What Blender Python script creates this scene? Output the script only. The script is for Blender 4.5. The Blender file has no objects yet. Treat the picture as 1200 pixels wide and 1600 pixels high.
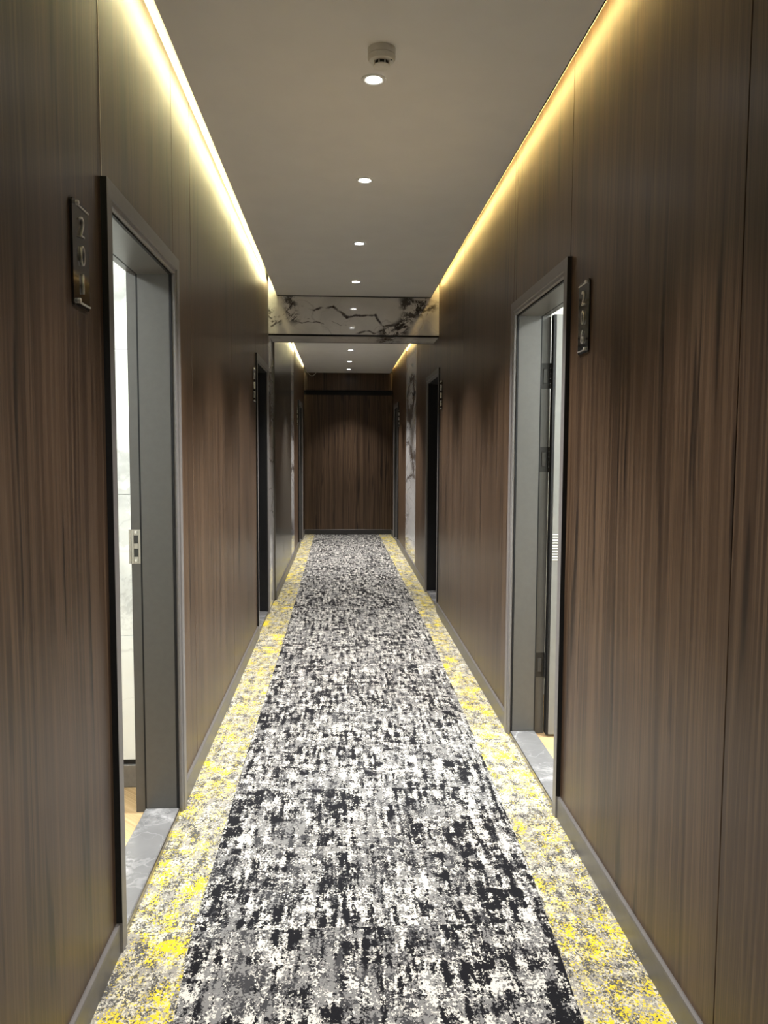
import bpy, math, random
from mathutils import Matrix, Vector
random.seed(7)
C = bpy.context.scene.collection
SC = bpy.context.scene

# ------------------------------------------------------------------ camera
FPX, PITCH, YAW, ROLL, CAM_H = 1245.19, .0775792, .0539246, .00474562, 1.45
cam_data = bpy.data.cameras.new('camera')
cam_data.sensor_fit = 'VERTICAL'
cam_data.sensor_height = 36.0
cam_data.sensor_width = 27.0
cam_data.lens = 36.0 * FPX / 1600.0
cam_data.clip_start = 0.02
cam = bpy.data.objects.new('camera', cam_data)
C.objects.link(cam)
sy_, cy_, sp_, cp_ = math.sin(YAW), math.cos(YAW), math.sin(PITCH), math.cos(PITCH)
Rv = Vector((cy_, -sy_, 0))
Fv = Vector((sy_ * cp_, cy_ * cp_, -sp_))
Uv = Vector((sy_ * sp_, cy_ * sp_, cp_))
sr_, cr_ = math.sin(ROLL), math.cos(ROLL)
ax, ay, az = Rv * cr_ + Uv * sr_, Uv * cr_ - Rv * sr_, -Fv
cam.matrix_world = Matrix(((ax.x, ay.x, az.x, 0), (ax.y, ay.y, az.y, 0), (ax.z, ay.z, az.z, CAM_H), (0, 0, 0, 1)))
SC.camera = cam

# ------------------------------------------------------------------ world, exposure, light levels
w = bpy.data.worlds.new('world')
SC.world = w
w.use_nodes = True
w.node_tree.nodes['Background'].inputs[0].default_value = (0.01, 0.01, 0.012, 1)
w.node_tree.nodes['Background'].inputs[1].default_value = 0.2
SC.view_settings.view_transform = 'Standard'
SC.view_settings.look = 'None'
SC.view_settings.exposure = 0.7
SC.view_settings.gamma = 1.0
SC.view_settings.use_curve_mapping = False
SPOT_W = 255.0            # each recessed downlight
SPOT_COL = (1.0, 0.965, 0.92)
LED_LEFT = (1.0, 0.90, 0.48)
LED_RIGHT = (1.0, 0.70, 0.25)
LED_POWER = 82.0
ROOM_W = 50.0            # ceiling lamps of the two lit guest rooms
ROOM_COL = (0.94, 1.0, 0.97)

# ------------------------------------------------------------------ node helpers
def newmat(name):
    m = bpy.data.materials.new(name)
    m.use_nodes = True
    return m, m.node_tree, m.node_tree.nodes['Principled BSDF']

class N:
    def __init__(s, nt): s.nt = nt
    def node(s, t, **kw):
        n = s.nt.nodes.new(t)
        for k, v in kw.items(): setattr(n, k, v)
        return n
    def put(s, sock, v):
        if isinstance(v, bpy.types.NodeSocket): s.nt.links.new(v, sock)
        else: sock.default_value = v
    def math(s, op, a, b=0.0, c=None, clamp=False):
        n = s.node('ShaderNodeMath', operation=op); n.use_clamp = clamp
        s.put(n.inputs[0], a); s.put(n.inputs[1], b)
        if c is not None: s.put(n.inputs[2], c)
        return n.outputs[0]
    def comb(s, x, y, z):
        n = s.node('ShaderNodeCombineXYZ')
        for i, v in enumerate((x, y, z)): s.put(n.inputs[i], v)
        return n.outputs[0]
    def noise(s, vec, scale=1.0, detail=2.0, rough=0.5, dist=0.0, w=None):
        n = s.node('ShaderNodeTexNoise')
        if w is not None:
            n.noise_dimensions = '4D'; s.put(n.inputs['W'], w)
        s.put(n.inputs['Vector'], vec)
        n.inputs['Scale'].default_value = scale
        n.inputs['Detail'].default_value = detail
        n.inputs['Roughness'].default_value = rough
        n.inputs['Distortion'].default_value = dist
        return n.outputs[0]
    def step(s, v, lo, hi):
        n = s.node('ShaderNodeMapRange'); n.interpolation_type = 'SMOOTHSTEP'
        s.put(n.inputs[0], v)
        n.inputs[1].default_value = lo; n.inputs[2].default_value = hi
        n.inputs[3].default_value = 0.0; n.inputs[4].default_value = 1.0
        return n.outputs[0]
    def mix(s, f, a, b):
        n = s.node('ShaderNodeMix', data_type='RGBA')
        s.put(n.inputs[0], f)
        for i, v in ((6, a), (7, b)):
            s.put(n.inputs[i], v if isinstance(v, bpy.types.NodeSocket) else (*v, 1) if len(v) == 3 else v)
        return n.outputs[2]
    def pos(s):
        g = s.node('ShaderNodeNewGeometry'); x = s.node('ShaderNodeSeparateXYZ')
        s.nt.links.new(g.outputs['Position'], x.inputs[0])
        return x.outputs[0], x.outputs[1], x.outputs[2]
    def rnd(s):
        return s.node('ShaderNodeObjectInfo').outputs['Random']
    def bump(s, h, strength, dist, bsdf):
        n = s.node('ShaderNodeBump')
        n.inputs['Strength'].default_value = strength; n.inputs['Distance'].default_value = dist
        s.put(n.inputs['Height'], h); s.nt.links.new(n.outputs[0], bsdf.inputs['Normal'])

def plain(name, col, rough=0.5, metal=0.0, spec=0.5, grain=0.0, gscale=60):
    m, nt, b = newmat(name)
    b.inputs['Roughness'].default_value = rough
    b.inputs['Metallic'].default_value = metal
    b.inputs['Specular IOR Level'].default_value = spec
    k = N(nt)
    x, y, z = k.pos()
    n = k.noise(k.comb(x, y, z), gscale, 3)
    g = grain if grain else 0.06
    lo = tuple(c * (1 - g) for c in col); hi = tuple(min(1, c * (1 + g)) for c in col)
    nt.links.new(k.mix(k.step(n, .35, .65), lo, hi), b.inputs['Base Color'])
    return m

def emit(name, col, strength):
    m, nt, b = newmat(name)
    b.inputs['Base Color'].default_value = (*col, 1)
    b.inputs['Emission Color'].default_value = (*col, 1)
    b.inputs['Emission Strength'].default_value = strength
    return m

def wood(name, dark, mid, light, streak, rough=0.36, bumpiness=0.12):
    m, nt, b = newmat(name)
    k = N(nt)
    x, y, z = k.pos()
    r = k.math('MULTIPLY', k.rnd(), 37.0)
    u = k.math('ADD', k.math('ADD', x, y), 0.0)
    wob = k.math('MULTIPLY', k.math('SUBTRACT', k.noise(k.comb(k.math('MULTIPLY', u, 2.2), r, k.math('MULTIPLY', z, .55)), 1, 2), .5), .10)
    uw = k.math('ADD', u, wob)
    zone = k.noise(k.comb(k.math('MULTIPLY', uw, 5.5), r, k.math('MULTIPLY', z, .14)), 1, 3, .55)
    stripe = k.noise(k.comb(k.math('MULTIPLY', uw, 62), r, k.math('MULTIPLY', z, .5)), 1, 4, .6)
    fine = k.noise(k.comb(k.math('MULTIPLY', u, 330), r, k.math('MULTIPLY', z, 3.0)), 1, 2, .6)
    knot = k.noise(k.comb(k.math('MULTIPLY', uw, 24), k.math('ADD', r, 3.0), k.math('MULTIPLY', z, 1.5)), 1, 2, .45)
    pale = k.noise(k.comb(k.math('MULTIPLY', uw, 38), k.math('ADD', r, 9.0), k.math('MULTIPLY', z, .16)), 1, 3, .6)
    c = k.mix(k.step(zone, .36, .66), dark, mid)
    c = k.mix(k.math('MULTIPLY', k.step(stripe, .42, .64), .62), c, light)
    c = k.mix(k.math('MULTIPLY', k.step(pale, .60, .70), .50), c, light)
    c = k.mix(k.math('MULTIPLY', k.step(fine, .48, .68), .55), c, dark)
    c = k.mix(k.math('MULTIPLY', k.step(knot, .60, .72), .8), c, streak)
    nt.links.new(c, b.inputs['Base Color'])
    b.inputs['Specular IOR Level'].default_value = 0.34
    nt.links.new(k.math('ADD', k.math('MULTIPLY', stripe, .16), rough - .08), b.inputs['Roughness'])
    k.bump(k.math('ADD', stripe, k.math('MULTIPLY', fine, .5)), bumpiness, .0012, b)
    return m

def marble(name, base, grey, vein, rough=.06, scale=1.0, amount=1.0, ys=1.0, paths=None, blots=None):
    """polished stone: noise-warped hairline veins, plus the slab's own main veins and dark brecciated patches when given"""
    m, nt, b = newmat(name)
    k = N(nt)
    x, y, z = k.pos()
    v = k.comb(k.math('MULTIPLY', x, scale), k.math('MULTIPLY', y, scale * ys), k.math('MULTIPLY', z, scale))
    def warp(seed, amp, sc, src=v):
        n = k.node('ShaderNodeTexNoise'); n.noise_dimensions = '4D'
        nt.links.new(src, n.inputs['Vector']); n.inputs['W'].default_value = seed
        n.inputs['Scale'].default_value = sc; n.inputs['Detail'].default_value = 5
        sb = k.node('ShaderNodeVectorMath', operation='SUBTRACT')
        nt.links.new(n.outputs['Color'], sb.inputs[0]); sb.inputs[1].default_value = (.5, .5, .5)
        mx = k.node('ShaderNodeVectorMath', operation='MULTIPLY_ADD')
        nt.links.new(sb.outputs[0], mx.inputs[0]); mx.inputs[1].default_value = (amp,) * 3
        nt.links.new(src, mx.inputs[2])
        return mx.outputs[0]
    def veins(seed, sc, wid, amp=.6, wsc=2.2):
        n = k.noise(warp(seed, amp, wsc), sc, 1.5, .5, 0, seed + 2.0)
        a = k.math('ABSOLUTE', k.math('SUBTRACT', n, .5))
        return k.math('SUBTRACT', 1.0, k.step(a, .0, wid))
    def segment(p, a, c):
        a = Vector(a); ba = Vector(c) - a
        pa = k.node('ShaderNodeVectorMath', operation='SUBTRACT'); nt.links.new(p, pa.inputs[0]); pa.inputs[1].default_value = a
        dt = k.node('ShaderNodeVectorMath', operation='DOT_PRODUCT'); nt.links.new(pa.outputs[0], dt.inputs[0]); dt.inputs[1].default_value = ba / ba.length_squared
        h = k.math('ADD', dt.outputs['Value'], 0.0, None, True)
        sc = k.node('ShaderNodeVectorMath', operation='SCALE'); sc.inputs[0].default_value = ba; nt.links.new(h, sc.inputs['Scale'])
        ds = k.node('ShaderNodeVectorMath', operation='DISTANCE'); nt.links.new(pa.outputs[0], ds.inputs[0]); nt.links.new(sc.outputs[0], ds.inputs[1])
        return ds.outputs['Value']
    cloud = k.step(k.noise(v, 2.2, 4, .55, .4, 4.4), .38, .72)
    blot = k.step(k.noise(warp(3.3, .35, 5.0), 13.0, 5, .7, 0, 1.2), .44, .54)
    c = k.mix(cloud, base, grey)
    c = k.mix(k.math('MULTIPLY', veins(12.0, 3.2, .008, .4, 3.0), .30 * amount), c, vein)
    c = k.mix(k.math('MULTIPLY', veins(6.5, 2.0, .010, .5, 2.6), .55 * amount), c, vein)
    if paths is None:
        c = k.mix(k.math('MULTIPLY', veins(1.0, 1.1, .018), .85 * amount), c, vein)
        c = k.mix(k.math('MULTIPLY', k.math('MULTIPLY', veins(1.0, 1.1, .07), blot), .9 * amount), c, vein)
    else:
        pw = warp(9.0, .10, 7.0, k.comb(x, 0.0, z))
        for pts, wid, st in paths:
            for a, q in zip(pts, pts[1:]):
                d = segment(pw, (a[0], 0, a[1]), (q[0], 0, q[1]))
                c = k.mix(k.math('MULTIPLY', k.math('SUBTRACT', 1.0, k.step(d, wid * .25, wid)), st), c, vein)
        for pts, wid in blots:
            for a, q in zip(pts, pts[1:]):
                d = segment(pw, (a[0], 0, a[1]), (q[0], 0, q[1]))
                c = k.mix(k.math('MULTIPLY', k.math('MULTIPLY', k.math('SUBTRACT', 1.0, k.step(d, wid * .3, wid)), blot), .92), c, tuple(t * .7 for t in vein))
    nt.links.new(c, b.inputs['Base Color'])
    b.inputs['Roughness'].default_value = rough
    return m

def carpet_mat(name, border):
    m, nt, b = newmat(name)
    k = N(nt)
    x, y, z = k.pos()
    ty = k.math('FLOOR', k.math('ADD', k.math('DIVIDE', y, .5), .35))
    tx = k.math('FLOOR', k.math('DIVIDE', k.math('SUBTRACT', x, .105), .55))
    wn = k.node('ShaderNodeTexWhiteNoise'); wn.noise_dimensions = '2D'
    nt.links.new(k.comb(tx, ty, 0.0), wn.inputs['Vector'])
    t = k.math('MULTIPLY', wn.outputs[0], 40.0)
    def nz(sx, sy, seed, detail=2.0, rough=.5):
        return k.noise(k.comb(k.math('MULTIPLY', x, sx), k.math('MULTIPLY', y, sy), k.math('ADD', t, seed)), 1, detail, rough)
    def fine(seed, sx=150, sy=120):
        return k.noise(k.comb(k.math('MULTIPLY', x, sx), k.math('MULTIPLY', y, sy), seed), 1, 2.5, .65)
    def field(seed, wa, wb, wc, wf, a=(42, 7.0), bb=(9, 40), cc=(24, 16), ww=.20):
        s = k.math('MULTIPLY', nz(a[0], a[1], seed), wa)
        s = k.math('ADD', s, k.math('MULTIPLY', nz(bb[0], bb[1], seed + 5), wb))
        s = k.math('ADD', s, k.math('MULTIPLY', nz(cc[0], cc[1], seed + 9), wc))
        s = k.math('ADD', s, k.math('MULTIPLY', k.math('SUBTRACT', fine(seed + 2.5), .5), wf))
        return s
    if not border:
        black, dark, mid, cream = (.010, .010, .012), (.040, .040, .043), (.165, .163, .161), (.52, .505, .46)
        low = nz(5.5, 3.2, 77.0, 2)
        v0 = field(1.0, .42, .20, .38, .42, (54, 5.2), (10, 42), (24, 15))
        v0 = k.math('ADD', v0, k.math('MULTIPLY', k.math('SUBTRACT', low, .5), -.30))
        v1 = field(21.0, .40, .24, .36, .80, (48, 6.5), (10, 46), (26, 18))
        v1 = k.math('ADD', v1, k.math('MULTIPLY', k.math('SUBTRACT', low, .5), .30))
        v2 = field(47.0, .45, .15, .40, .60, (42, 6.0), (10, 36), (22, 16))
        c = k.mix(k.step(v2, .478, .490), dark, mid)
        c = k.mix(k.step(v1, .530, .542), c, cream)
        c = k.mix(k.math('SUBTRACT', 1.0, k.step(v0, .470, .480)), c, black)
    else:
        dark, mid, cream, yel = (.070, .069, .068), (.25, .24, .215), (.48, .46, .385), (.60, .468, .03)
        low = nz(6, 3.4, 99.0, 2)
        v0 = field(3.0, .40, .15, .45, .75, (40, 9), (12, 30), (22, 17))
        v1 = field(31.0, .34, .25, .41, .95, (36, 8), (10, 30), (24, 17))
        v2 = field(63.0, .20, .25, .55, .95, (26, 9), (8, 20), (14, 10))
        v2 = k.math('ADD', v2, k.math('MULTIPLY', k.math('SUBTRACT', low, .5), .42))
        v3 = field(83.0, .35, .25, .40, 1.0, (34, 9), (10, 30), (26, 18))
        c = k.mix(k.step(v0, .496, .508), dark, mid)
        c = k.mix(k.step(v1, .556, .568), c, cream)
        c = k.mix(k.math('MULTIPLY', k.step(v3, .600, .615), .75), c, (.62, .53, .19))
        c = k.mix(k.step(v2, .594, .606), c, yel)
    nt.links.new(c, b.inputs['Base Color'])
    b.inputs['Roughness'].default_value = .95
    b.inputs['Sheen Weight'].default_value = .05
    b.inputs['Sheen Roughness'].default_value = .45
    b.inputs['Specular IOR Level'].default_value = .02
    k.bump(k.noise(k.comb(x, y, z), 420, 2, .6), .5, .002, b)
    return m

M = {}
M['wood'] = wood('walnut_veneer', (.040, .0235, .0142), (.088, .0535, .0320), (.155, .100, .061), (.011, .007, .0055))
M['taupe'] = plain('taupe_laminate', (.085, .078, .066), .22, 0, .6, .05, 12)
M['marble'] = marble('polished_marble', (.80, .79, .79), (.62, .61, .61), (.060, .045, .042), .05, 1.0, .9, .22)
M['marble_beam'] = marble('polished_bulkhead_marble', (.86, .85, .83), (.68, .67, .66), (.050, .037, .034), .05, 1.0, .35, 1.0,
    [([(-.34, 2.72), (-.24, 2.69), (-.07, 2.72), (.05, 2.635), (.296, 2.645), (.37, 2.55), (.50, 2.57)], .015, .9),
     ([(-.40, 2.585), (-.20, 2.57), (-.08, 2.53), (-.03, 2.47)], .008, .7), ([(-.44, 2.62), (-.15, 2.60), (.0, 2.56), (.16, 2.57)], .006, .5),
     ([(.14, 2.56), (.16, 2.64)], .006, .6), ([(.10, 2.48), (.30, 2.50), (.42, 2.54)], .012, .85), ([(-.62, 2.55), (-.53, 2.60), (-.44, 2.74)], .012, .85)],
    [([(.40, 2.49), (.54, 2.54), (.62, 2.66)], .095), ([(.58, 2.76), (.70, 2.72), (.78, 2.75)], .105), ([(-.47, 2.77), (-.42, 2.62)], .085), ([(-.62, 2.66), (-.57, 2.60)], .07)])
M['white_marble'] = marble('white_marble_tile', (.86, .88, .87), (.80, .82, .82), (.42, .43, .44), .12, 1.0, .5)
M['stone'] = marble('grey_threshold_stone', (.175, .175, .18), (.15, .15, .155), (.72, .72, .74), .18, 2.6, .20)
M['carpet'] = carpet_mat('carpet_field', False)
M['border'] = carpet_mat('carpet_border', True)
M['paint'] = plain('white_ceiling_paint', (.86, .85, .835), .8, 0, .3, .012, 5)
M['white'] = plain('white_wall_paint', (.82, .82, .80), .7, 0, .3, .02, 6)
M['plaster'] = plain('cream_plaster', (.80, .78, .70), .8, 0, .2, .03, 14)
M['frame'] = plain('grey_door_frame', (.19, .18, .178), .42, 0, .5, .03, 40)
M['jamb'] = plain('dark_grey_jamb', (.088, .084, .079), .38, 0, .5, .03, 40)
M['jamb_shaded'] = plain('shaded_jamb', (.012, .012, .014), .5, 0, .3, .05, 40)  # jamb colour darkened to paint in the shade of the unlit doorways
M['black'] = plain('black_seal_shade', (.008, .008, .009), .6, 0, .3, .1, 90)  # real seals and trims, also the painted shade beside the casings
M['black_trim'] = plain('black_metal_trim', (.010, .010, .010), .3, .6, .5, .1, 90)
M['base'] = plain('brushed_taupe_metal', (.13, .123, .120), .40, .25, .5, .05, 25)
M['seam'] = plain('champagne_seam_trim', (.55, .46, .40), .35, .8, .5, .05, 50)
M['steel'] = plain('brushed_steel', (.42, .40, .36), .28, 1.0, .5, .05, 200)
M['hinge'] = plain('dark_nickel', (.022, .021, .020), .45, .2, .5, .08, 120)
M['plate'] = plain('smoked_mirror_plate', (.055, .052, .052), .06, .85, .6, .03, 60)
M['silver'] = plain('polished_silver', (.72, .70, .66), .28, .75, .5, .04, 100)
M['leaf'] = plain('pale_grey_door_leaf', (.20, .20, .19), .5, 0, .4, .02, 30)
M['leaf_dark'] = plain('dark_grey_door_leaf', (.10, .095, .092), .45, 0, .4, .03, 30)
M['laminate'] = wood('oak_laminate', (.42, .27, .13), (.58, .40, .21), (.68, .50, .29), (.34, .20, .09), .35, .05)
M['plastic'] = plain('white_plastic', (.80, .79, .74), .45, 0, .5, .02, 60)
M['slot'] = plain('dark_vent_slot', (.05, .05, .045), .7, 0, .3, .1, 60)
M['led_red'] = plain('indicator_lens', (.02, .01, .01), .2, 0, .5, .1, 60)
M['lens'] = emit('downlight_lens', (1.0, .98, .94), 28.0)
M['ledl'] = emit('warm_led_tape', LED_LEFT, LED_POWER)
M['ledr'] = emit('amber_led_tape', LED_RIGHT, LED_POWER * .62)
M['roomlens'] = emit('room_lamp_diffuser', (.96, 1.0, .98), 12.0)
M['cable'] = plain('white_cable', (.70, .66, .56), .5, 0, .4, .03, 60)
M['slab'] = plain('floor_slab', (.20, .20, .19), .9, 0, .2, .1, 10)

# ------------------------------------------------------------------ mesh helpers
class MB:
    def __init__(s): s.v = []; s.f = []; s.mi = []
    def add(s, vs, fs, mi=0):
        o = len(s.v); s.v += [tuple(p) for p in vs]
        s.f += [tuple(i + o for i in q) for q in fs]; s.mi += [mi] * len(fs)
        return s
    def box(s, a, b, mi=0):
        x0, x1 = sorted((a[0], b[0])); y0, y1 = sorted((a[1], b[1])); z0, z1 = sorted((a[2], b[2]))
        vs = [(x0, y0, z0), (x1, y0, z0), (x1, y1, z0), (x0, y1, z0), (x0, y0, z1), (x1, y0, z1), (x1, y1, z1), (x0, y1, z1)]
        return s.add(vs, [(0, 3, 2, 1), (4, 5, 6, 7), (0, 1, 5, 4), (1, 2, 6, 5), (2, 3, 7, 6), (3, 0, 4, 7)], mi)
    def lathe(s, prof, n=32, c=(0, 0, 0), axis='Z', mi=0, close=True):
        vs = []; fs = []
        for r, h in prof:
            for i in range(n):
                a = 2 * math.pi * i / n
                p = (r * math.cos(a), r * math.sin(a), h)
                if axis == 'X': p = (h, r * math.cos(a), r * math.sin(a))
                if axis == 'Y': p = (r * math.sin(a), h, r * math.cos(a))
                vs.append((p[0] + c[0], p[1] + c[1], p[2] + c[2]))
        for j in range(len(prof) - 1):
            for i in range(n):
                fs.append((j * n + i, j * n + (i + 1) % n, (j + 1) * n + (i + 1) % n, (j + 1) * n + i))
        if close:
            fs.append(tuple(range(n))[::-1]); fs.append(tuple(range((len(prof) - 1) * n, len(prof) * n)))
        return s.add(vs, fs, mi)
    def tube(s, pts, r, n=8, mi=0):
        vs = []; fs = []
        for i, p in enumerate(pts):
            p = Vector(p); t = (Vector(pts[min(i + 1, len(pts) - 1)]) - Vector(pts[max(i - 1, 0)])).normalized()
            a = t.cross(Vector((0, 1, .3))).normalized(); b = t.cross(a)
            for q in range(n):
                an = 2 * math.pi * q / n
                vs.append(p + a * (r * math.cos(an)) + b * (r * math.sin(an)))
        for i in range(len(pts) - 1):
            for q in range(n):
                fs.append((i * n + q, i * n + (q + 1) % n, (i + 1) * n + (q + 1) % n, (i + 1) * n + q))
        fs.append(tuple(range(n))[::-1]); fs.append(tuple(range((len(pts) - 1) * n, len(pts) * n)))
        return s.add(vs, fs, mi)
    def build(s, name, mats, parent=None, bevel=0.0, smooth=False, origin=None):
        me = bpy.data.meshes.new(name)
        og = Vector(origin) if origin is not None else Vector((0, 0, 0))
        me.from_pydata([tuple(Vector(p) - og) for p in s.v], [], s.f)
        for m_ in (mats if isinstance(mats, (list, tuple)) else [mats]): me.materials.append(m_)
        me.polygons.foreach_set('material_index', s.mi)
        if smooth:
            me.polygons.foreach_set('use_smooth', [True] * len(me.polygons))
            me.set_sharp_from_angle(angle=math.radians(35))
        me.validate(); me.update()
        import bmesh
        bm = bmesh.new(); bm.from_mesh(me); bmesh.ops.recalc_face_normals(bm, faces=bm.faces); bm.to_mesh(me); bm.free()
        o = bpy.data.objects.new(name, me); C.objects.link(o)
        if parent is not None:
            o.parent = parent
            o.location = og - world_loc(parent)
        else: o.location = og
        if bevel:
            md = o.modifiers.new('edge', 'BEVEL'); md.width = bevel; md.segments = 1; md.limit_method = 'ANGLE'
        return o

def world_loc(o):
    p = Vector((0, 0, 0))
    while o is not None:
        p += o.location; o = o.parent
    return p

def tag(o, label, cat=None, group=None, kind=None):
    if label: o['label'] = label
    if cat: o['category'] = cat
    if group: o['group'] = group
    if kind: o['kind'] = kind
    return o

def empty(name, loc):
    o = bpy.data.objects.new(name, None); C.objects.link(o); o.location = loc; o.empty_display_size = .05
    return o

# ------------------------------------------------------------------ layout (metres; y runs down the corridor, camera stands at y = 0)
XL, XR = -.645, .865            # near wall faces
XL2, XR2 = -.630, .875          # wall faces beyond the bulkhead
Y0, YB0, YB1, YE = -2.6, 7.211, 7.67, 13.67
ZC, ZC2, ZT = 2.81, 2.747, 2.915
CLX, CRX, CLX2, CRX2 = -.569, .796, -.578, .826
DOOR_H = 2.178
DL = [(2.232, 3.192), (6.115, 7.085), (11.75, 12.85)]
DR = [(3.012, 4.008), (7.055, 8.105), (12.15, 13.10)]
CW = .062                       # casing width

def X(side, xw, d): return xw - side * d        # d > 0 stands out into the corridor

# ------------------------------------------------------------------ floor and ceilings
o = MB().box((XL - .2, Y0, -.12), (XR + .2, YE + .2, -.012)).build('floor', M['slab'])
tag(o, 'bare floor slab lying under the patterned corridor carpet', 'floor', None, 'structure')

ceil = MB().box((CLX, Y0, ZC), (CRX, YB0, ZC + .018)).build('ceiling', M['paint'])
tag(ceil, 'white painted dropped ceiling over the near stretch of corridor', 'ceiling', None, 'structure')
MB().box((CRX, Y0, ZC - .002), (CRX + .004, YB0, ZC + .006)).build('edge_trim', M['black_trim'], ceil)
MB().box((CLX, Y0, ZC + .018), (CLX + .006, YB0, ZC + .12)).build('upstand', M['paint'], ceil)
MB().box((CRX - .006, Y0, ZC + .018), (CRX, YB0, ZC + .12)).build('upstand', M['paint'], ceil)
ceil2 = MB().box((CLX2, YB1, ZC2), (CRX2, YE, ZC2 + .018)).build('ceiling', M['paint'])
tag(ceil2, 'lower white dropped ceiling beyond the marble bulkhead', 'ceiling', None, 'structure')
MB().box((CLX2, YB1, ZC2 + .018), (CLX2 + .006, YE - .06, ZC2 + .12)).build('upstand', M['paint'], ceil2)
MB().box((CRX2 - .006, YB1, ZC2 + .018), (CRX2, YE - .06, ZC2 + .12)).build('upstand', M['paint'], ceil2)
o = MB().box((XL - .2, Y0, 3.12), (XR + .2, YE + .2, 3.2)).build('ceiling', M['plaster'])
tag(o, 'concrete slab hidden above the dropped ceilings', 'ceiling', None, 'structure')

# ------------------------------------------------------------------ carpet
def carpet():
    root = empty('carpet', (0, 5, 0))
    li = [(-2.6, -.43), (1.0, -.424), (1.93, -.424), (2.28, -.446), (3.7, -.449), (6.2, -.436), (9.5, -.446), (13.67, -.455)]
    ri = [(-2.6, .61), (1.0, .60), (1.89, .616), (2.3, .641), (2.67, .657), (3.67, .672), (6.2, .703), (9.5, .685), (13.67, .648)]
    def at(tab, y):
        for (a, p), (b, q) in zip(tab, tab[1:]):
            if a <= y <= b: return p + (q - p) * (y - a) / (b - a)
        return tab[-1][1]
    ys = [Y0 + (YE - Y0) * i / 120 for i in range(121)]
    def strip(fa, fb, name, mat):
        mb = MB(); vs = []; fs = []
        for y in ys:
            a, b = fa(y), fb(y)
            vs += [(a, y, -.012), (b, y, -.012), (b, y, 0), (a, y, 0)]
        for i in range(len(ys) - 1):
            for q in range(4):
                fs.append((4 * i + q, 4 * i + (q + 1) % 4, 4 * i + 4 + (q + 1) % 4, 4 * i + 4 + q))
        fs += [(0, 1, 2, 3), tuple(4 * (len(ys) - 1) + q for q in (3, 2, 1, 0))]
        return mb.add(vs, fs).build(name, mat, root)
    strip(lambda y: at(li, y), lambda y: at(ri, y), 'field', M['carpet'])
    a = strip(lambda y: (XL if y < YB1 else XL2) + .004, lambda y: at(li, y), 'border', M['border'])
    b = strip(lambda y: at(ri, y), lambda y: (XR if y < 7.02 else XR2) - .004, 'border', M['border'])
    a['label'] = 'yellow and grey flecked carpet border'
    b['label'] = 'yellow and grey flecked carpet border'
    tag(root, 'black, grey and cream distressed corridor carpet with yellow flecked borders', 'carpet')
carpet()

# ------------------------------------------------------------------ walls
def wall(side, name, label, near, far, doors, panels, xw_near, xw_far, ysplit):
    """backing wall with door openings, and every wall panel as a part"""
    s = side
    mb = MB()
    ops = [(a + CW - .028, b - CW + .028) for a, b in doors]
    y = near
    def seg(ya, yb, za, zb):
        # split where the wall face steps
        for p, q, xw in ((ya, min(yb, ysplit), xw_near), (max(ya, ysplit), yb, xw_far)):
            if q > p + 1e-4: mb.box((X(s, xw, -.0205), p, za), (X(s, xw_near, -.16), q, zb))
    for a, b in ops:
        seg(y, a, 0, 3.12); seg(a, b, DOOR_H - CW + .03, 3.12); y = b
    seg(y, far, 0, 3.12)
    root = mb.build(name, M['plaster'])
    tag(root, label, 'wall', None, 'structure')
    g = .002
    for (ya, yb, mat, z0) in panels:
        xw = xw_near if (ya + yb) / 2 < ysplit else xw_far
        pn = 'marble_panel' if mat == 'marble' else 'panel'
        o = MB().box((X(s, xw, 0), ya + g, z0), (X(s, xw, -.020), yb - g, ZT)).build(pn, M[mat], root, .0008,
                                                                                  origin=(X(s, xw, 0), (ya + yb) / 2, z0))
        if mat == 'marble': o['label'] = 'polished white marble slab with dark brown veins'
        if mat == 'taupe': o['label'] = 'plain dark taupe satin panel'
    return root

zd = DOOR_H - .04
def around(doors):
    return [(a + CW - .03, b - CW + .03) for a, b in doors]
dl, dr = DL, DR
left_panels = [(-2.6, -.22, 'wood', 0), (-.22, 1.0, 'wood', 0), (1.0, dl[0][0] + .012, 'wood', 0), (dl[0][0] + .012, 3.165, 'wood', zd),
               (3.165, 3.53, 'wood', 0), (3.53, 4.79, 'wood', 0), (4.79, 6.13, 'wood', 0), (6.13, 7.060, 'wood', zd), (7.060, YB0 - .003, 'wood', 0),
               (YB0 + .0, YB1, 'marble', 0), (YB1, 8.80, 'taupe', 0), (8.80, 10.15, 'taupe', 0), (10.15, 10.72, 'marble', 0),
               (10.72, 11.77, 'wood', 0), (11.77, 12.83, 'wood', zd), (12.83, YE - .022, 'wood', 0)]
wl = wall(-1, 'wall_left', 'dark walnut panelled wall on the left with marble strips near its end', Y0, YE, DL, left_panels, XL, XL2, YB1)
right_panels = [(-2.6, -.62, 'wood', 0), (-.62, .55, 'wood', 0), (.55, 1.712, 'wood', 0), (1.712, dr[0][0] + .02, 'wood', 0), (dr[0][0] + .02, 3.975, 'wood', zd),
                (3.975, 4.03, 'wood', 0), (4.03, 5.67, 'wood', 0), (5.67, 7.02, 'wood', 0), (7.02, 7.075, 'wood', 0), (7.075, 8.085, 'wood', zd),
                (8.085, 8.90, 'wood', 0), (8.90, 9.37, 'wood', 0), (9.37, 10.78, 'marble', 0), (10.78, 12.17, 'wood', 0),
                (12.17, 13.08, 'wood', zd), (13.08, YE - .022, 'wood', 0)]
wr = wall(1, 'wall_right', 'dark walnut panelled wall on the right with one marble slab', Y0, YE, DR, right_panels, XR, XR2, 7.02)
yq = dl[0][0] + .012
MB().box((XL, yq - .0016, DOOR_H), (XL + .0012, yq + .0016, ZT)).build('seam_trim', M['seam'], wl)['label'] = 'thin champagne metal strip over the door'

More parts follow.
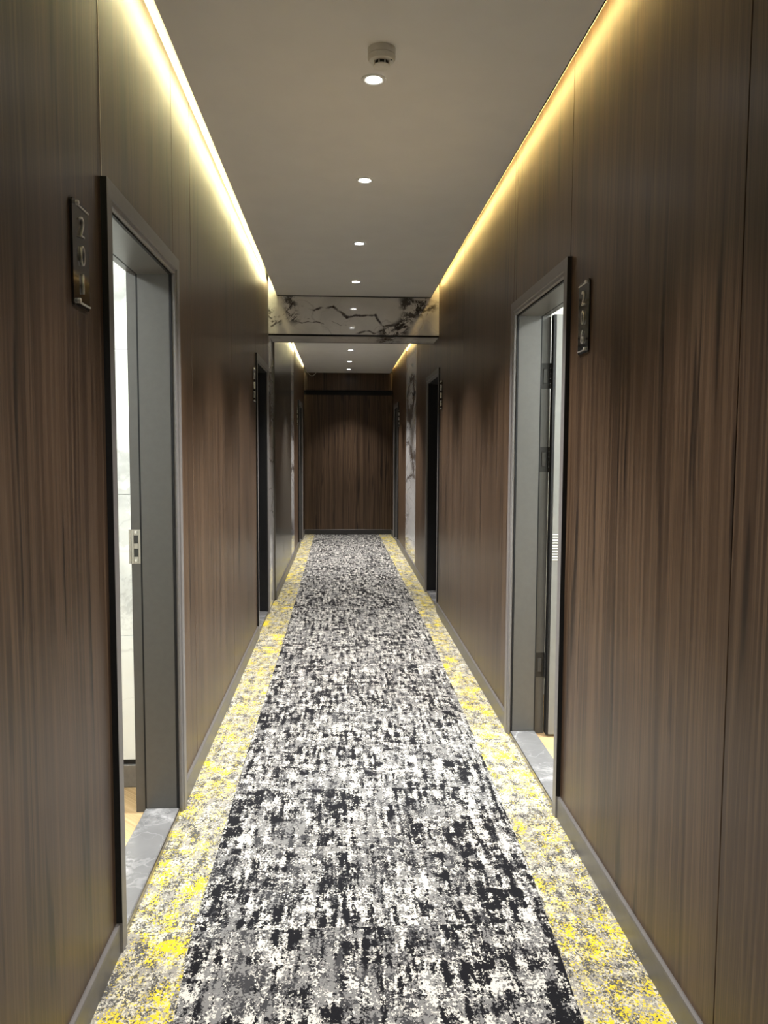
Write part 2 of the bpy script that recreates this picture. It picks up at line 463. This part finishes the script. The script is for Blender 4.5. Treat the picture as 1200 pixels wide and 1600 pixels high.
# end wall
ew = MB().box((XL2 - .02, YE, 0), (XR2 + .02, YE + .12, 3.12)).build('wall_end', M['black'])
tag(ew, 'walnut panelled end wall closing the corridor', 'wall', None, 'structure')
xm = .131
for a, b in ((XL2 + .004, xm), (xm, XR2 - .004)):
    MB().box((a + .0015, YE - .018, 0), (b - .0015, YE, 2.375)).build('panel', M['wood'], ew, .001, origin=((a + b) / 2, YE, 0))
MB().box((XL2 + .004, YE - .060, 2.455), (XR2 - .004, YE, ZC2 - .002)).build('panel', M['wood'], ew, .001, origin=(xm, YE, 2.455))
o = MB().box((XL - .2, Y0 - .1, 0), (XR + .2, Y0, 3.12)).build('wall_back', M['wood'])
tag(o, 'walnut wall behind the viewpoint', 'wall', None, 'structure')

# ------------------------------------------------------------------ baseboards
BBN = [0]
def baseboard(side, xw, ya, yb, label):
    prof = [(0, 0), (.012, 0), (.012, .078), (.0105, .084), (.004, .0875), (0, .0875)]
    mb = MB(); n = len(prof)
    vs = [(X(side, xw, d), y, z) for y in (ya, yb) for d, z in prof]
    fs = [(i, (i + 1) % n, n + (i + 1) % n, n + i) for i in range(n)] + [tuple(range(n))[::-1], tuple(range(n, 2 * n))]
    o = mb.add(vs, fs).build('baseboard_left' if side < 0 else 'baseboard_right', M['base'], origin=(X(side, xw, 0), (ya + yb) / 2, 0))
    return tag(o, label, 'baseboard', None, 'structure')
e = .001
baseboard(-1, XL, Y0, DL[0][0] - e, 'taupe metal baseboard before the door of room 201')
baseboard(-1, XL, DL[0][1] + e, DL[1][0] - e, 'taupe metal baseboard between rooms 201 and 202')
baseboard(-1, XL2, YB1 + .002, DL[2][0] - e, 'taupe metal baseboard under the dark taupe panels')
baseboard(-1, XL2, DL[2][1] + e, YE - .032, 'short taupe baseboard on the left in the end corner')
baseboard(1, XR, Y0, DR[0][0] - e, 'taupe metal baseboard before the door of room 206')
baseboard(1, XR, DR[0][1] + e, 7.018, 'taupe metal baseboard between rooms 206 and 205')
baseboard(1, XR2, DR[1][1] + e, DR[2][0] - e, 'taupe metal baseboard under the marble slab on the right')
baseboard(1, XR2, DR[2][1] + e, YE - .032, 'short taupe baseboard on the right in the end corner')
o = MB().box((XL2 + .001, YE - .030, 0), (XR2 - .001, YE - .018, .087)).build('baseboard_end', plain('dark_baseboard', (.07, .068, .066), .4, .5), None, .003)
tag(o, 'dark grey baseboard along the foot of the end wall', 'baseboard', None, 'structure')

# ------------------------------------------------------------------ doorways
def doorway(n, side, xw, ya, yb, label, opened, jamb, dshift=.018):
    s = side
    G = -.128 if s < 0 else -.120
    root = empty('door_%d' % n, (xw, (ya + yb) / 2, 0))
    tag(root, label, 'door', None, 'structure')
    P = lambda d, y, z: (X(s, xw, d), y, z)
    D = dshift
    # casing: mitred profile swept around the opening
    prof = [(0, 0), (0, D), (.044, D), (.0465, D - .005), (CW - .002, D - .005), (CW, D - .009), (CW, 0)]
    vs = []; fs = []; m = len(prof)
    for (w_, d) in prof:
        vs += [P(d, ya + w_, 0), P(d, ya + w_, DOOR_H - w_), P(d, yb - w_, DOOR_H - w_), P(d, yb - w_, 0)]
    for j in range(m - 1):
        for q in range(3): fs.append((4 * j + q, 4 * j + q + 1, 4 * (j + 1) + q + 1, 4 * (j + 1) + q))
    fs += [tuple(4 * j for j in range(m)), tuple(4 * j + 3 for j in range(m))]
    MB().add(vs, fs).build('casing', M['frame'], root)
    # black side strips painting in the shade of the gap between casing and panel
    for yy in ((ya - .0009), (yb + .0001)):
        MB().box(P(.0005, yy, .089), P(D - .0008, yy + .0008, DOOR_H - .001)).build('shade_strip', M['black'], root)
    # linings: stop face, then a rebate set back by 12 mm, and a black seal in the groove
    t0 = CW + .006
    def lining(name, y_in, sgn):
        mb = MB()
        mb.box(P(-.010, y_in, .02), P(G, y_in - sgn * .036, DOOR_H - t0))
        mb.box(P(G, y_in - sgn * .012, .0), P(-.172, y_in - sgn * .037, DOOR_H - t0 + .012))
        return mb.build('jamb_lining', jamb, root)
    lining('near', ya + t0, 1)
    lining('far', yb - t0, -1)
    mb = MB()
    mb.box(P(-.010, ya + t0 - .036, DOOR_H - t0), P(G, yb - t0 + .036, DOOR_H - t0 + .034))
    mb.box(P(G, ya + t0 - .012, DOOR_H - t0 + .012), P(-.172, yb - t0 + .012, DOOR_H - t0 + .034))
    mb.build('head_lining', jamb, root)
    mb = MB()
    mb.box(P(G - .0002, yb - t0 - .0005, .02), P(G - .006, yb - t0 + .0115, DOOR_H - t0))
    mb.box(P(G - .0002, ya + t0 + .0005, .02), P(G - .006, ya + t0 - .0115, DOOR_H - t0))
    mb.box(P(G - .0002, ya + t0, DOOR_H - t0 - .0005), P(G - .006, yb - t0, DOOR_H - t0 + .0115))
    mb.build('door_seal', M['black'], root)
    mb = MB()
    for a, b in ((ya + CW, ya + t0 + .02), (yb - CW, yb - t0 - .02)):
        mb.box(P(-.001, min(a, b) if a < yb - .5 else yb - t0, .0), P(-.0095, (ya + t0) if a < yb - .5 else yb - CW, DOOR_H - CW))
    mb.box(P(-.001, ya + t0, DOOR_H - t0), P(-.0095, yb - t0, DOOR_H - CW))
    mb.build('shadow_gap', M['black'], root)
    # stone threshold
    th = MB().box(P(-.001, ya + t0 - .001, -.012), P(G - .006, yb - t0 + .001, .0195)).build('threshold', M['stone'], root, .003)
    MB().box(P(-.0008, ya + t0 + .001, -.010), P(.0038, yb - t0 - .001, .0185)).build('edge_strip', M['steel'], th, .001)
    th['label'] = 'grey stone sill with fine white veins'
    if not opened:
        lf = MB().box(P(-.140, ya + t0 - .010, .006), P(-.185, yb - t0 + .010, DOOR_H - t0 + .008)).build('leaf', M['leaf_dark'], root, .002)
        hm = MB()
        hy = ya + t0 + .06
        hm.box(P(-.140, hy - .02, .95), P(-.132, hy + .02, 1.15))
        hm.tube([P(-.132, hy, 1.02), P(-.09, hy, 1.02), P(-.085, hy + .03, 1.02), P(-.085, hy + .11, 1.02)], .009)
        hm.build('handle', M['steel'], lf)
    return root, P, t0

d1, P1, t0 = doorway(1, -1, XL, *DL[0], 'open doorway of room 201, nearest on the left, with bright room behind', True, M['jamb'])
d2, P2, _ = doorway(2, -1, XL, *DL[1], 'dark open doorway of room 202 on the left before the bulkhead', True, M['jamb_shaded'], .012)
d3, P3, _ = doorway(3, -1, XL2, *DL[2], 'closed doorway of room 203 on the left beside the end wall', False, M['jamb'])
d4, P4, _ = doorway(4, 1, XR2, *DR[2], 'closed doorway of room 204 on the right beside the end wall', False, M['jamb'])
d5, P5, _ = doorway(5, 1, XR2, *DR[1], 'dark open doorway of room 205 on the right under the bulkhead', True, M['jamb_shaded'])
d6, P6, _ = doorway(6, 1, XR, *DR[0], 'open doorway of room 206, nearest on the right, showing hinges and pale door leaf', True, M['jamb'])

# strike plate on the far jamb of room 201
yj = DL[0][1] - t0 + .012
sp = MB()
zs0, zs1 = 1.003, 1.137
holes = [(1.030, 1.062), (1.082, 1.114)]
da, db = -.1345, -.1715
sp.box(P1(da, yj - .0022, zs0), P1(da - .010, yj - .0002, zs1))
sp.box(P1(db + .010, yj - .0022, zs0), P1(db, yj - .0002, zs1))
zz = zs0
for a, b in holes + [(zs1, zs1)]:
    sp.box(P1(da - .010, yj - .0022, zz), P1(db + .010, yj - .0002, a)); zz = b
sp.box(P1(db, yj - .0040, zs0), P1(db - .009, yj - .0002, zs1))
spo = sp.build('strike_plate', M['steel'], d1, .0006)
spo['label'] = 'brushed steel strike plate with two latch holes'
for zsc in (1.016, 1.126):
    MB().lathe([(.0055, yj - .0022), (.0050, yj - .0034), (.002, yj - .0038)], 12, (P1(-.153, 0, 0)[0], 0, zsc), 'Y').build('screw', M['silver'], spo)
for a, b in holes:
    MB().box(P1(da - .010, yj - .0012, a), P1(db + .010, yj - .0001, b)).build('latch_hole', M['slot'], spo)

# hinges and opened leaf of room 206
yk = DR[0][1] - t0 + .012
leaf = MB().box((1.050, yk - .052, .012), (1.93, yk - .008, DOOR_H - t0 + .004)).build('leaf', M['leaf'], d6, .002)
MB().box((1.0385, yk - .051, .012), (1.0498, yk - .006, DOOR_H - t0 + .004)).build('edge_seal', M['black'], leaf)
leaf['label'] = 'pale grey door leaf swung open into the room'
for i in range(10):
    z = .905 + i * .0140
    MB().box((1.052, yk - .0545, z), (1.44, yk - .0515, z + .005)).build('rib', M['white'], leaf, .001)
for zc in (.360, 1.407, 1.820):
    h = MB()
    h.box(P6(-.1275, yk - .0025, zc - .063), P6(-.171, yk - .0003, zc + .063))
    ho = h.build('hinge', M['hinge'], d6)
    b_ = MB()
    for q in range(5):
        za = zc - .063 + q * .0252
        b_.lathe([(.0075, za + .0008), (.0082, za + .002), (.0082, za + .0234), (.0075, za + .0244)], 14, (1.0395, yk - .0125, 0))
    b_.build('hinge_barrel', M['hinge'], ho, smooth=True)
    b2 = MB()
    b2.box(P6(-.136, yk - .0075, zc - .036), P6(-.158, yk - .0025, zc + .036))
    b2.build('hinge_cover', plain('nickel_cover', (.055, .054, .052), .45, .2), ho, .002)

# ------------------------------------------------------------------ guest rooms behind the doorways
def room(side, y0, y1, depth, tall, label, lit, walls=True):
    s = side
    xa = (XL if s < 0 else XR)
    xin = X(s, xa, -.162); xout = X(s, xa, -.162 - depth)
    fl = MB()
    fl.box((X(s, xa, -.136), y0, -.03), (xout, y1, -.0005))
    o = fl.build('floor', M['laminate'] if lit else M['slab'])
    tag(o, 'floor of ' + label, 'floor', None, 'structure')
    m = MB()
    m.box((xout, y0, 0), (xout + s * .08, y1, tall))
    m.box((xin, y0 - .08, 0), (xout + s * .08, y0, tall))
    m.box((xin, y1, 0), (xout + s * .08, y1 + .08, tall))
    o = m.build('wall_room', M['white'])
    tag(o, 'plain walls of ' + label, 'wall', None, 'structure')
    o = MB().box((xin, y0 - .08, tall), (xout + s * .08, y1 + .08, tall + .06)).build('ceiling', M['white'])
    tag(o, 'ceiling of ' + label, 'ceiling', None, 'structure')

YM = 3.385
room(-1, 1.3, YM + .06, 2.2, 2.62, 'bright guest room 201', True)
room(1, 2.3, 4.6, 2.4, 2.62, 'bright guest room 206', True)
room(-1, 5.7, 7.5, 1.6, 2.62, 'unlit guest room 202', False)
room(1, 6.8, 8.6, 1.6, 2.62, 'unlit guest room 205', False)

# white marble wall tiles seen through doorway 201, with a grey skirting below
wt = empty('wall_tiled', (-1.5, YM, 0))
tag(wt, 'white marble tiled bathroom wall seen through the doorway of room 201', 'wall', None, 'structure')
zr = [.118, .66, 1.26, 1.86, 2.46, 2.619]
for za, zb in zip(zr, zr[1:]):
    for xa_, xb_ in ((-.812, -2.0), (-2.0, -3.0)):
        MB().box((xa_ - .001, YM, za + .0012), (xb_ + .001, YM + .055, zb - .0012)).build('tile', M['white_marble'], wt, .0008, origin=((xa_ + xb_) / 2, YM, za))
MB().box((-.812, YM + .004, .098), (-3.0, YM + .055, .1185)).build('joint_strip', M['black'], wt)
MB().box((-.812, YM - .010, 0), (-3.0, YM + .055, .098)).build('skirting', plain('taupe_skirting', (.17, .155, .14), .45), wt, .002)

def room_lamp(x, y, z, label, power):
    root = empty('ceiling_lamp', (x, y, z))
    MB().lathe([(.20, 0), (.20, -.03), (.185, -.045)], 36, (x, y, z)).build('lamp_body', M['plastic'], root, smooth=True)
    MB().lathe([(.18, -.0455), (.17, -.062), (.10, -.075), (.01, -.078)], 36, (x, y, z)).build('diffuser', M['roomlens'], root, smooth=True)
    tag(root, label, 'lamp')
    ld = bpy.data.lights.new('lamp_light', 'AREA'); ld.shape = 'DISK'; ld.size = .34; ld.energy = power; ld.color = ROOM_COL
    lo = bpy.data.objects.new('lamp_light', ld); C.objects.link(lo); lo.parent = root; lo.location = (0, 0, -.085)
room_lamp(-1.65, 2.30, 2.62, 'round white ceiling lamp in the room with the white marble tiles', ROOM_W * .55)
room_lamp(1.95, 3.05, 2.62, 'round white ceiling lamp in the room with the pale swung door', ROOM_W * 1.1)

# ------------------------------------------------------------------ marble bulkhead across the corridor
bk = empty('trim_1', (.11, YB0, 2.46))
tag(bk, 'polished white marble bulkhead with dark veins spanning the corridor', 'bulkhead', None, 'structure')
xa, xb = XL + .001, XR2 - .001
MB().box((xa, YB0, 2.474), (xb, YB0 + .02, 3.0)).build('marble_face', M['marble_beam'], bk)
MB().box((xa, YB0 + .021, 2.46), (xb, YB1 - .021, 2.48)).build('marble_soffit', M['marble_beam'], bk)
MB().box((xa, YB1 - .02, 2.474), (xb, YB1, 3.0)).build('marble_back', M['marble_beam'], bk)
MB().box((xa, YB0 - .003, 2.458), (xb, YB0 + .02, 2.473)).build('black_trim', M['black_trim'], bk, .001)
MB().box((xa, YB1 - .02, 2.459), (xb, YB1 + .002, 2.473)).build('black_trim', M['black_trim'], bk, .001)
MB().box((CLX, YB0 - .006, ZC - .007), (CRX, YB0, ZC - .0005)).build('black_trim', M['black_trim'], bk)

# ------------------------------------------------------------------ cove light tapes on the ceiling edges
def led(name, xe, side, ya, yb, zc, mat, label):
    root = empty('light_strip', (xe, (ya + yb) / 2, zc))
    o = MB(); n = max(1, int((yb - ya) / .4))
    x0 = xe + side * .0015; x1 = xe + side * .004
    for i in range(n):
        a = ya + (yb - ya) * i / n; b = ya + (yb - ya) * (i + 1) / n
        o.box((x0, a + .002, zc + .108), (x1, b - .002, zc + .116))
    o.build('led_tape', mat, root)
    MB().box((xe, ya, zc + .106), (xe + side * .0014, yb, zc + .118)).build('tape_backing', M['steel'], root)
    tag(root, label, 'light strip')
led('l', CLX, -1, Y0, YB0 - .01, ZC, M['ledl'], 'warm white cove light strip along the left edge of the near ceiling')
led('r', CRX + .0005, 1, Y0, YB0 - .01, ZC, M['ledr'], 'amber cove light strip along the right edge of the near ceiling')
led('l2', CLX2, -1, YB1 + .01, YE - .07, ZC2, M['ledl'], 'warm cove light strip on the left beyond the marble bulkhead')
led('r2', CRX2, 1, YB1 + .01, YE - .07, ZC2, M['ledr'], 'warm cove light strip on the right beyond the marble bulkhead')

# ------------------------------------------------------------------ recessed downlights
def downlight(x, y, zc, label, power=1.0):
    root = empty('downlight', (x, y, zc))
    tag(root, label, 'downlight', 'recessed downlights along the corridor ceiling')
    MB().lathe([(.046, zc - .0005), (.0455, zc - .004), (.040, zc - .0055), (.031, zc - .0035), (.0272, zc - .0008)], 36, (x, y, 0), close=False).build('trim_ring', M['white'], root, smooth=True)
    MB().lathe([(.0275, zc - .0005), (.0265, zc - .0025), (.012, zc - .0030), (.001, zc - .0031)], 28, (x, y, 0)).build('lens', M['lens'], root, smooth=True)
    ld = bpy.data.lights.new('downlight_beam', 'SPOT'); ld.energy = SPOT_W * power; ld.color = SPOT_COL
    ld.spot_size = math.radians(86); ld.spot_blend = 1.0; ld.shadow_soft_size = .03
    lo = bpy.data.objects.new('downlight_beam', ld); C.objects.link(lo); lo.parent = root; lo.location = (0, 0, -.036)
names = [(-.55, 'downlight furthest behind the viewpoint, out of view'), (.65, 'downlight overhead behind the smoke detector, out of view'), (1.85, 'downlight overhead just before the smoke detector, out of view'),
         (3.045, 'recessed downlight right beside the smoke detector'), (4.145, 'second recessed downlight beyond the smoke detector'),
         (5.385, 'third recessed downlight, midway to the marble bulkhead'), (6.59, 'recessed downlight just in front of the marble bulkhead')]
for y, lab in names: downlight(.119, y, ZC, lab, 1.0 if y > 2 else .55)
for y, lab in [(10.53, 'first downlight seen under the marble bulkhead'), (11.88, 'middle of the three downlights beyond the marble bulkhead'),
               (13.0, 'last downlight, closest to the end wall')]:
    downlight(.122, y, ZC2, lab, .4 if y > 12.5 else .95)
downlight(.122, 9.15, ZC2, 'downlight hidden just behind the marble bulkhead')

# ------------------------------------------------------------------ smoke detector
sx, sy, sz = .137, 2.822, ZC
sd = empty('smoke_detector', (sx, sy, sz))
tag(sd, 'round white smoke detector on the ceiling in front of the nearest downlight', 'smoke detector')
MB().lathe([(.0470, sz - .0005), (.0470, sz - .022), (.0455, sz - .0235)], 44, (sx, sy, 0)).build('mounting_base', M['plastic'], sd, smooth=True)
MB().lathe([(.0462, sz - .0238), (.0472, sz - .026), (.0468, sz - .034), (.042, sz - .0405), (.0285, sz - .0425)], 44, (sx, sy, 0)).build('body', M['plastic'], sd, smooth=True)
MB().lathe([(.0235, sz - .0425), (.0235, sz - .054)], 32, (sx, sy, 0)).build('smoke_chamber', M['slot'], sd, smooth=True)
mb = MB()
for i in range(8):
    a = 2 * math.pi * (i + .5) / 8; r_ = .0262
    c_, s_ = math.cos(a), math.sin(a)
    p = [(sx + c_ * r_ + u * -s_ * .0016 + v * c_ * .0016, sy + s_ * r_ + u * c_ * .0016 + v * s_ * .0016) for u, v in ((-1, -1), (1, -1), (1, 1), (-1, 1))]
    mb.add([(q[0], q[1], z) for z in (sz - .0425, sz - .0545) for q in p], [(3, 2, 1, 0), (4, 5, 6, 7), (0, 1, 5, 4), (1, 2, 6, 5), (2, 3, 7, 6), (3, 0, 4, 7)])
mb.build('chamber_ribs', M['plastic'], sd)
MB().lathe([(.0285, sz - .0545), (.0290, sz - .0575), (.025, sz - .0605), (.008, sz - .0612)], 36, (sx, sy, 0)).build('cap', M['plastic'], sd, smooth=True)
MB().lathe([(.003, sz - .0395), (.0028, sz - .0425), (.0012, sz - .0432)], 12, (sx + .0335, sy - .016, 0)).build('indicator_light', M['led_red'], sd, smooth=True)

# ------------------------------------------------------------------ room number plates
FONT_CACHE = {}
def digit_mesh(ch):
    if ch in FONT_CACHE: return FONT_CACHE[ch]
    cu = bpy.data.curves.new('digit_curve', 'FONT')
    cu.body = ch; cu.align_x = 'CENTER'; cu.align_y = 'CENTER'; cu.size = .074; cu.extrude = .0022; cu.bevel_depth = .0005; cu.offset = -.0018
    cu.resolution_u = 4
    to = bpy.data.objects.new('digit_tmp', cu); C.objects.link(to)
    dg = bpy.context.evaluated_depsgraph_get()
    me = bpy.data.meshes.new_from_object(to.evaluated_get(dg))
    bpy.data.objects.remove(to); bpy.data.curves.remove(cu)
    ys = [v.co.y for v in me.vertices]; xs = [v.co.x for v in me.vertices]
    my, mx = (max(ys) + min(ys)) / 2, (max(xs) + min(xs)) / 2
    for v in me.vertices: v.co.y -= my; v.co.x = (v.co.x - mx) * .98
    me.materials.clear(); me.materials.append(M['silver'])
    me.name = 'digit'
    FONT_CACHE[ch] = me
    return me

def number_plate(side, xw, yc, num, label):
    s = side
    zc = 1.922; wd, ht = .122, .252
    root = empty('number_plate', (xw, yc, zc))
    tag(root, label, 'number plate', 'room number plates beside the doors')
    # plate with chamfered corners
    hw, hh, ch = wd / 2, ht / 2, .008
    out = [(-hw + ch, -hh), (hw - ch, -hh), (hw, -hh + ch), (hw, hh - ch), (hw - ch, hh), (-hw + ch, hh), (-hw, hh - ch), (-hw, -hh + ch)]
    vs = [(X(s, xw, d), yc + a, zc + b) for d in (.0008, .0065) for a, b in out]
    n = 8
    fs = [(i, (i + 1) % n, n + (i + 1) % n, n + i) for i in range(n)] + [tuple(range(n))[::-1], tuple(range(n, 2 * n))]
    MB().add(vs, fs).build('plate', M['plate'], root)
    # silver bars and studs at head and foot
    for z, sg in ((zc + hh - .010, 1), (zc - hh + .010, -1)):
        b_ = MB().box((X(s, xw, .0066), yc - hw * .55, z - .0022), (X(s, xw, .0105), yc + hw * .92, z + .0022)).build('bar', M['silver'], root, .0008)
        MB().lathe([(.0062, X(s, xw, .0066)), (.0062, X(s, xw, .0125)), (.0045, X(s, xw, .0140))], 16, (0, yc - hw * .52, z + .003), 'X').build('stud', M['silver'], b_, smooth=True)
    col0 = Vector((0, -s, 0))           # reading direction
    for i, chx in enumerate(num):
        o = bpy.data.objects.new('digit', digit_mesh(chx)); C.objects.link(o)
        o.parent = root
        nx = Vector((-s, 0, 0)); up = Vector((0, 0, 1))
        m4 = Matrix(((col0.x, up.x, nx.x, 0), (col0.y, up.y, nx.y, 0), (col0.z, up.z, nx.z, 0), (0, 0, 0, 1)))
        m4.translation = Vector((X(s, 0, .0066 + .0028), 0, (.068, 0, -.068)[i]))
        o.matrix_local = m4
number_plate(-1, XL, 2.040, '201', 'dark mirror number plate with silver 201 beside the nearest doorway')
number_plate(-1, XL, 5.975, '202', 'dark mirror number plate reading 202 beside a dark doorway')
number_plate(-1, XL2, 11.50, '203', 'small number plate reading 203 on the wall with dark taupe panels')
number_plate(1, XR2, 12.03, '204', 'small number plate reading 204 beyond the tall marble slab on the right')
number_plate(1, XR, 6.890, '205', 'dark mirror number plate reading 205 next to the marble bulkhead')
number_plate(1, XR, 2.832, '206', 'dark mirror number plate with silver 206 beside the pale open door')

# ------------------------------------------------------------------ loose cable hanging from the cove by the end wall
pts = []
for i in range(25):
    t = i / 24
    xx = -.588 + .20 * t
    zz = 2.775 - .085 * math.sin(math.pi * min(1, t * 1.02)) - .03 * t * (1 - t)
    pts.append((xx, 13.50 + .015 * math.sin(3 * t), zz))
pts = [(-.604, 13.48, 2.84)] + pts
pts = [p if p[2] < 2.742 or p[0] < -.582 else (p[0], p[1], min(p[2], 2.742)) for p in pts]
o = MB().tube(pts, .005, 8).build('cable', M['cable'], smooth=True)
tag(o, 'loose white cable looping down from the cove by the end wall', 'cable')
